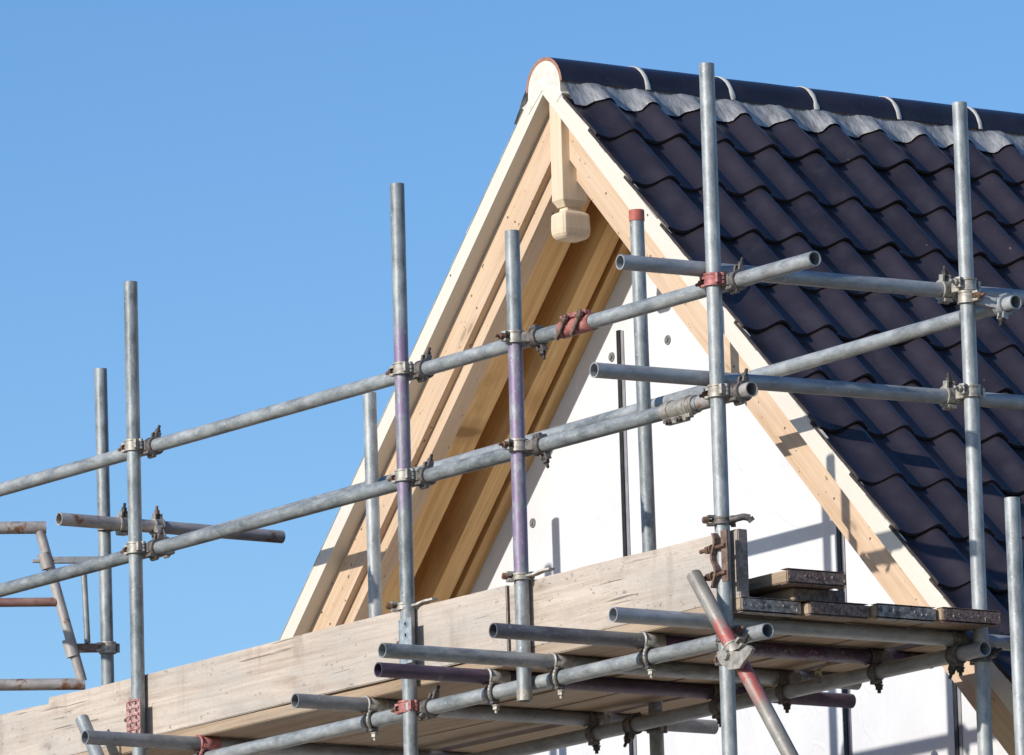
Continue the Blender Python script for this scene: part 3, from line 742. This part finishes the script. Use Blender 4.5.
# putlog clips where tubes sit on the front ledger
GP = 'putlog clips on the ledgers'
def clip(label, X, Y, zl, mat='coupler', bolt='coupler', band='coupler_dark', up_=True):
    r = empty('putlog_clip', (X, Y, zl)); tag(r, label, 'clip', GP)
    y = MB(); c = V((X, Y, ZT)); n = 18
    # strap bent over the tube: thin plate with a rolled front lip, running down its far side
    for (yy, w, ro) in ((-.026, .003, .0075), (.010, .040, .0042)):
        A = []; 
        for i in range(n+1):
            a = math.radians(-50+280*i/n); A.append((math.cos(a), math.sin(a)))
        rows = []
        for (rad, dy) in ((R_T+ro, -w), (R_T+ro, w), (R_T+.0008, w), (R_T+.0008, -w)):
            rows.append([V((X+p*rad, Y+yy+dy, ZT+q*rad)) for p, q in A])
        m_ = n+1; vs = [p for r_ in rows for p in r_]
        y.add(vs, [(r_*m_+i, ((r_+1) % 4)*m_+i, ((r_+1) % 4)*m_+i+1, r_*m_+i+1) for r_ in range(4) for i in range(n)], True)
    wlink('strap', y, mat, r, c)
    y = MB(); y.tube(V((X-.014, Y, zl)), V((X+.014, Y, zl)), R_T+.005, R_T+.0006, 28)
    y.box(V((X+.006, Y-.006, zl-R_T-.010)), ((.016, 0, 0), (0, .014, 0), (0, 0, .006)), .002)
    wlink('band', y, band, r, (X, Y, zl))
    # curved hook bar in front of the band
    y = MB(); prev = None
    for i in range(9):
        a = math.radians(100+130*i/8); p = V((X+.018+.006*math.sin(i*.4), Y+(R_T+.010)*math.cos(a), zl+(R_T+.010)*math.sin(a)))
        if prev is not None: y.cyl(prev, p, .006, .006, 8)
        prev = p
    wlink('hook', y, mat, r, (X, Y, zl))
    y = MB(); b = V((X+.012, Y, zl-R_T-.012)); y.cyl(b, b-ZV*.033, .006, .006, 10); y.cyl(b-ZV*.010, b-ZV*.022, .0125, .0125, 6, smooth=False); y.cyl(b-ZV*.006, b-ZV*.010, .0145, .0145, 14)
    wlink('bolt', y, bolt, r, b)
for X, lab, mt in ((XA_, 'pale strap clip holding the longer grey putlog on the front ledger', 'coupler'), (XB_, 'pale strap clip holding the half purple putlog on the front ledger', 'coupler'),
                   (XC_, 'pale strap clip holding the dark purple putlog on the front ledger', 'coupler'), (XD_, 'pale strap clip holding the dark grey putlog on the front ledger', 'coupler'),
                   (XE_, 'pinkish red clip on the putlog tube in the bottom left corner', 'coupler_red')):
    clip(lab, X, YL, 5.149, mt)
for X, lab in ((XA_, 'dark clip holding the longer grey putlog on the back ledger'), (XB_, 'dark clip holding the half purple putlog on the back ledger'), (XC_, 'dark clip holding the dark purple putlog on the back ledger'),
               (XD_, 'dark clip holding the dark grey putlog on the back ledger'), (XF_, 'dark clip under the board ends on the back ledger')):
    clip(lab, X, .948, 5.150, 'coupler_dark', 'thread')

# ------------------------------------------------------------------ boards
GB = 'platform boards'
ZB1, ZB0 = 5.2615, 5.2235
def board(name, x0, x1, y0, y1, z0, z1, mat, label, cat, group=None, tilt=0., ends=(None, None), notch=None):
    """board along X; origin at its centre; optional end bands"""
    c = V(((x0+x1)/2, (y0+y1)/2, (z0+z1)/2)); h = V(((x1-x0)/2, (y1-y0)/2, (z1-z0)/2))
    m = M.Translation(c) @ M.Rotation(tilt, 4, 'Y')
    rr = random.Random(hash(label) % 1000 if False else len(label)*7+int(x1*10))
    bm = bmesh.new(); bmesh.ops.create_cube(bm, size=2.0)
    for v in bm.verts: v.co = V((v.co.x*h.x, v.co.y*h.y, v.co.z*h.z))
    ed = [e for e in bm.edges if abs((e.verts[0].co-e.verts[1].co).x) > h.x]
    for i in range(1, 16):
        x = -h.x+2*h.x*i/16
        bmesh.ops.bisect_plane(bm, geom=bm.verts[:]+bm.edges[:]+bm.faces[:], plane_co=(x, 0, 0), plane_no=(1, 0, 0))
    if notch is not None:
        for dx in (-.006, .006): bmesh.ops.bisect_plane(bm, geom=bm.verts[:]+bm.edges[:]+bm.faces[:], plane_co=(notch-c.x+dx, 0, 0), plane_no=(1, 0, 0))
        for v in bm.verts:
            if v.co.x < notch-c.x-.003 and v.co.z > 0: v.co.z -= .016
    for v in bm.verts:                                   # sawn timber is never quite straight
        a = v.co.x; v.co.z += .0022*math.sin(a*2.1+len(label))+rr.gauss(0, .0007); v.co.y += .0018*math.sin(a*1.3+2)
    bmesh.ops.bevel(bm, geom=[e for e in bm.edges if e.calc_face_angle(0) > 1], offset=.003, segments=2, affect='EDGES')
    mb = MB(); bm.verts.index_update(); mb.add([v.co for v in bm.verts], [tuple(v.index for v in f.verts) for f in bm.faces])
    for i, f in enumerate(mb.f):
        n = (mb.v[f[1]]-mb.v[f[0]]).cross(mb.v[f[2]]-mb.v[f[1]])
        if n.length and abs(n.normalized().x) > .8: mb.mi[i] = 1
    bm.free()
    o = link(name, mb, [mat, 'toe_end' if mat == 'toe' else 'endgrain'], None, m); tag(o, label, cat, group)
    for sgn, e in ((-1, ends[0]), (1, ends[1])):
        if not e: continue
        x = MB(); t = .0018
        x.box((sgn*(h.x+t/2+.0022), 0, 0), ((t, 0, 0), (0, h.y*.985, 0), (0, 0, h.z*.95)), .0008)
        for q in (1, -1): x.box((sgn*(h.x-.016), 0, q*(h.z+.0042)), ((.018, 0, 0), (0, h.y*.985, 0), (0, 0, .0009)))
        rr2 = random.Random(int(x1*100)+int(y0*100))
        for i in range(9):
            yy = -h.y*.9+2*h.y*.9*i/8+rr2.gauss(0, .004); x.cyl((sgn*(h.x+.004), yy, rr2.gauss(0, .007)), (sgn*(h.x+.0048), yy, 0), .004, .003, 8)
        link('end_band', x, e, o, m)
    return o
# toe boards stand on edge against the standards
def toe(xa, xb, pa, pb, label, ends=(None, None), dy=0., notch=None):
    a, b = at(*pa, Y=.027), at(*pb, Y=.027); sl = (b.z-a.z)/(b.x-a.x)
    za, zb = a.z+(xa-a.x)*sl, a.z+(xb-a.x)*sl; zm = (za+zb)/2
    return board('toe_board', xa, xb, .027+dy, .065+dy, zm-.216, zm+.003, 'toe', label, 'toe board', 'toe boards', tilt=-math.atan(sl), ends=ends, notch=notch)
xj = at(507.5, 600, Y=.027).x; xl = at(48.5, 700, Y=.027).x
toe(-7.2, xj-.006, (60, 696), (495, 588.5), 'long weathered plank on edge, running from the left to the short standard', notch=xl)
toe(xj+.006, at(733, 560, Y=.027).x+.028, (520, 584), (728, 531), 'weathered plank on edge between the short and the tallest standard', dy=.001)
XE = (.045, .075, .105, .125)
words = ('outermost, under the plank on edge', 'second from the outside', 'third from the outside', 'innermost, nearest the gable')
for i in range(4):
    y0 = .030+.2415*i; xj2 = -3.62+.06*i
    board('scaffold_board', xj2, XE[i], y0, y0+.229, ZB0, ZB1, 'plank', f'right hand platform board, {words[i]}', 'scaffold board', GB, ends=(None, ('nailband', 'band_dark', 'nailband', 'band_dark')[i]))
    board('scaffold_board', -7.3, xj2-.006, y0-.001, y0+.228, ZB0+.0005, ZB1+.0005, 'plank', f'left hand platform board, {words[i]}', 'scaffold board', GB)
board('scaffold_board', -1.15, .125, .150, .378, 5.309, 5.347, 'plank', 'short loose board lying on top of the platform with a studded end', 'scaffold board', None, ends=(None, 'band_dark'))
board('scaffold_board', -1.0, .058, .225, .425, 5.2655, 5.3045, 'plank', 'dark loose board lying under the short studded one', 'scaffold board', None)
board('scaffold_board', -3.5, -.20, 1.032, 1.262, ZB0, ZB1, 'plank', 'platform board beyond the row of inner standards, closest to the bargeboards', 'scaffold board', GB)
board('scaffold_board', -7.3, -3.506, 1.033, 1.263, ZB0, ZB1, 'plank', 'left hand board beyond the row of inner standards, close to the bargeboards', 'scaffold board', GB)
# side platform behind the right standard (boards along Y)
for i in range(3):
    x0 = .075+.24*i
    c = V((x0+.1125, 2.95, 5.243)); m = M.Translation(c) @ M.Rotation(math.pi/2, 4, 'Z')
    mb = MB(); mb.aabox((-1.87, -.1125, -.019), (-.3, .1125, .019), .003)
    o = link('scaffold_board', mb, 'plank', None, m)
    tag(o, ('side platform board behind the right standard, nearest the tiles', 'middle side platform board behind the right edge standard', 'outer side platform board at the right edge')[i], 'scaffold board', GB)
for yy, lab in ((1.6, 'near'), (3.9, 'far')):
    pass

# ------------------------------------------------------------------ toe board clips
def plate_clip(label, px, py, mat, wx, wz, holes, Y=-.026):
    p = at(px, py, Y=Y); r = empty('toe_board_clip', p); tag(r, label, 'clip', 'toe board clips')
    y = MB()
    y.box(p, ((wx, 0, 0), (0, .002, 0), (0, 0, wz)), .001)
    y.box(p+V((-wx-.004, .02, 0)), ((.002, 0, 0), (0, .022, 0), (0, 0, wz)), .001)
    for i in range(holes):
        zc = -wz+2*wz*(i+.5)/holes
        for s in (-.45, .5) if holes == 5 else (.1,): y.tube(p+V((wx*s, -.004, zc)), p+V((wx*s, -.0015, zc)), .010, .0065, 12); y.cyl(p+V((wx*s, -.0030, zc)), p+V((wx*s, -.0012, zc)), .0066, .0066, 12, mi=1)
        if holes == 5: y.box(p+V((0, -.004, zc+wz/holes*.9)), ((wx*.9, 0, 0), (0, .0025, 0), (0, 0, .0035)), .001)
    wlink('plate', y, [mat, 'thread'], r, p)
    y = MB(); y.cyl(p+V((-wx-.02, .005, .0)), p+V((-wx-.004, .005, 0)), .008, .008, 6, smooth=False); wlink('bolt', y, 'rust', r, p)
plate_clip('pink red perforated clip on the far left standard', 134, 718, 'red_chipped', .042, .062, 5)
plate_clip('blue grey perforated clip behind the putlog ends on the purple stained standard', 406, 641, 'clip_blue', .034, .075, 4)
def band_clip(label, px, py, mat, stub=False):
    p = at(px, py, Y=0); r = empty('toe_board_clip', p); tag(r, label, 'clip', 'toe board clips')
    y = MB(); ring_band(y, p, ZV, V((-.3, -1, 0)), .010, R_T+.0008, R_T+.006); wlink('band', y, mat, r, p)
    y = MB(); prev = p+V((R_T+.006, .006, 0))
    pth = ((.045, .022, .003), (.056, .040, .008), (.066, .056, .004), (.069, .063, -.006)) if stub else ((.045, .02, .003), (.065, .035, .012), (.10, .050, .016))
    for a in pth:
        q = p+V(a)
        if stub: y.cyl(prev, q+(q-prev)*.1, .011, .011, 10)
        else: y.box((prev+q)/2, ((q-prev)/2, V((0, .012, 0)), V((0, 0, .004))), .0015)
        prev = q
    wlink('hook', y, mat, r, p)
    y = MB(); t_bolt(y, p, V((-.5, -1, 0)), ZV, ln=.03); wlink('bolt', y, 'rust', r, p)
band_clip('thin rusty clip hooking the plank to the purple stained standard', 405.5, 607, 'coupler')
band_clip('thin rusty clip hooking the plank to the short standard', 521.5, 577, 'coupler')
band_clip('dark hook clip at the top right corner of the plank on edge', 722.5, 521, 'coupler_dark', True)
p = at(727, 559, Y=-.028); r = empty('toe_board_clip', p); tag(r, 'brown rusted clip plates with two bolts on the tallest standard', 'clip', 'toe board clips')
y = MB(); y.box(p+V((-.010, 0, .012)), ((.016, 0, 0), (0, .003, 0), (0, 0, .080)), .001); wlink('plate', y, 'rust_brown', r, p)
y = MB()
prev = None
for i in range(11):
    z = .088-.17*i/10; q = p+V((-.055+.010*math.sin(i*1.1), -.004, z))
    if prev is not None: y.box((prev+q)/2, ((q-prev)/2*1.02, V((.005, 0, 0)), V((0, .012, 0))), .001)
    prev = q
wlink('wavy_plate', y, 'rust_brown', r, p)
for z in (.04, -.045):
    y = MB(); a = p+V((-.13, -.006, z)); b_ = p+V((.0, -.006, z+.004)); y.cyl(a, b_, .0065, .0065, 10); y.cyl(p+V((-.098, -.006, z)), p+V((-.080, -.006, z)), .0125, .0125, 6, smooth=False); y.cyl(p+V((-.070, -.006, z)), p+V((-.064, -.006, z)), .015, .015, 14)
    wlink('bolt', y, 'rust', r, p)
# yellowish hook under the boards
p = at(826, 658, X=XB_-.03); r = empty('board_clip', p); tag(r, 'yellowish hook clip hanging under the platform boards', 'clip')
y = MB(); pts = [V((.0, .02, .012)), V((.0, .012, -.012)), V((0, -.012, -.03)), V((0, -.035, -.042)), V((0, -.03, -.062))]
for a, b_ in zip(pts, pts[1:]): y.box(p+(a+b_)/2, ((b_-a)/2, V((.014, 0, 0)), V((0, .003, .003))), .001)
wlink('strap', y, 'brass', r, p)
y = MB(); y.cyl(p+V((0, -.032, -.05)), p+V((0, -.032, -.085)), .007, .007, 10); y.cyl(p+V((0, -.032, -.058)), p+V((0, -.032, -.068)), .012, .012, 6, smooth=False); wlink('bolt', y, 'coupler_dark', r, p)

# ------------------------------------------------------------------ access gate frame at the left
pg = at(106, 560, Y=1.0); dg = V((.46, .89, 0)).normalized(); ng = V((dg.y, -dg.x, 0)); og = V((pg.x, 1.0, 0))+ng*.0
def gp(px, py):
    d = ray(px, py); t = (og-CAM).dot(ng)/d.dot(ng); return CAM+d*t
gate = empty('access_gate', gp(40, 684)); tag(gate, 'slanted tubular access gate frame hung on the far standard at the left edge', 'gate')
def gbar(name, a, b, r_, mat, lab=None):
    o = tube(name, a, b, mat, None, None, None, r_, gate, .003)
    if lab: o['label'] = lab
    return o
def left_of(a, L=1.1): return a-dg*L
t0, t1 = gp(46, 527.5), gp(85, 684); st0, st1 = gp(39, 528), gp(83, 684); md = gp(56, 602)
gbar('top_bar', left_of(t0), t0, .0235, 'galv_brown'); gbar('bottom_bar', left_of(t1), t1, .022, 'galv_brown')
gbar('middle_bar', left_of(md), md, .017, 'rust_bar', 'rust red bar')
gbar('stile', st0+(st1-st0)*.02, st0+(st1-st0)*.98, .019, 'galv_brown'); off = -dg*1.05
mid = (t0+t1)/2
gbar('stile', st0-dg*1.0+(st1-st0)*.02, st0-dg*1.18+(st1-st0)*.98, .019, 'galv_brown')
br0, br1 = gp(52, 560), gp(104, 560); o = MB()
o.box((br0+br1)/2+ZV*.0, (dg*((br1-br0).length/2), ng*.012, ZV*.012), .002); wlink('hinge_arm', o, 'galv_mid', gate, br0)
br2, br3 = gp(74, 648), gp(108, 648); o = MB(); o.box((br2+br3)/2, (dg*((br3-br2).length/2), ng*.012, ZV*.016), .002); wlink('hinge_arm', o, 'rust_brown', gate, br2)
ds = (st1-st0).normalized()
for px, py, sl in ((46, 561, .10), (71, 648, .11)):
    q = gp(px, py); o = MB(); o.tube(q-ds*sl/2*.6, q+ds*sl/2*.6, .026, .0195, 26)
    if py < 600: o.box(q-ZV*.0, (dg*.05, ng*.012, ZV*.005), .001)
    wlink('hinge_collar', o, 'galv_brown', gate, q)
gbar('latch_rod', gp(83.5, 566), gp(87.5, 643), .0115, 'galv')
q = V((pg.x, 1.0, gp(108, 648).z)); o = MB(); ring_band(o, q, ZV, V((.3, -1, 0)), .020); wlink('pole_clamp', o, 'coupler', gate, q)
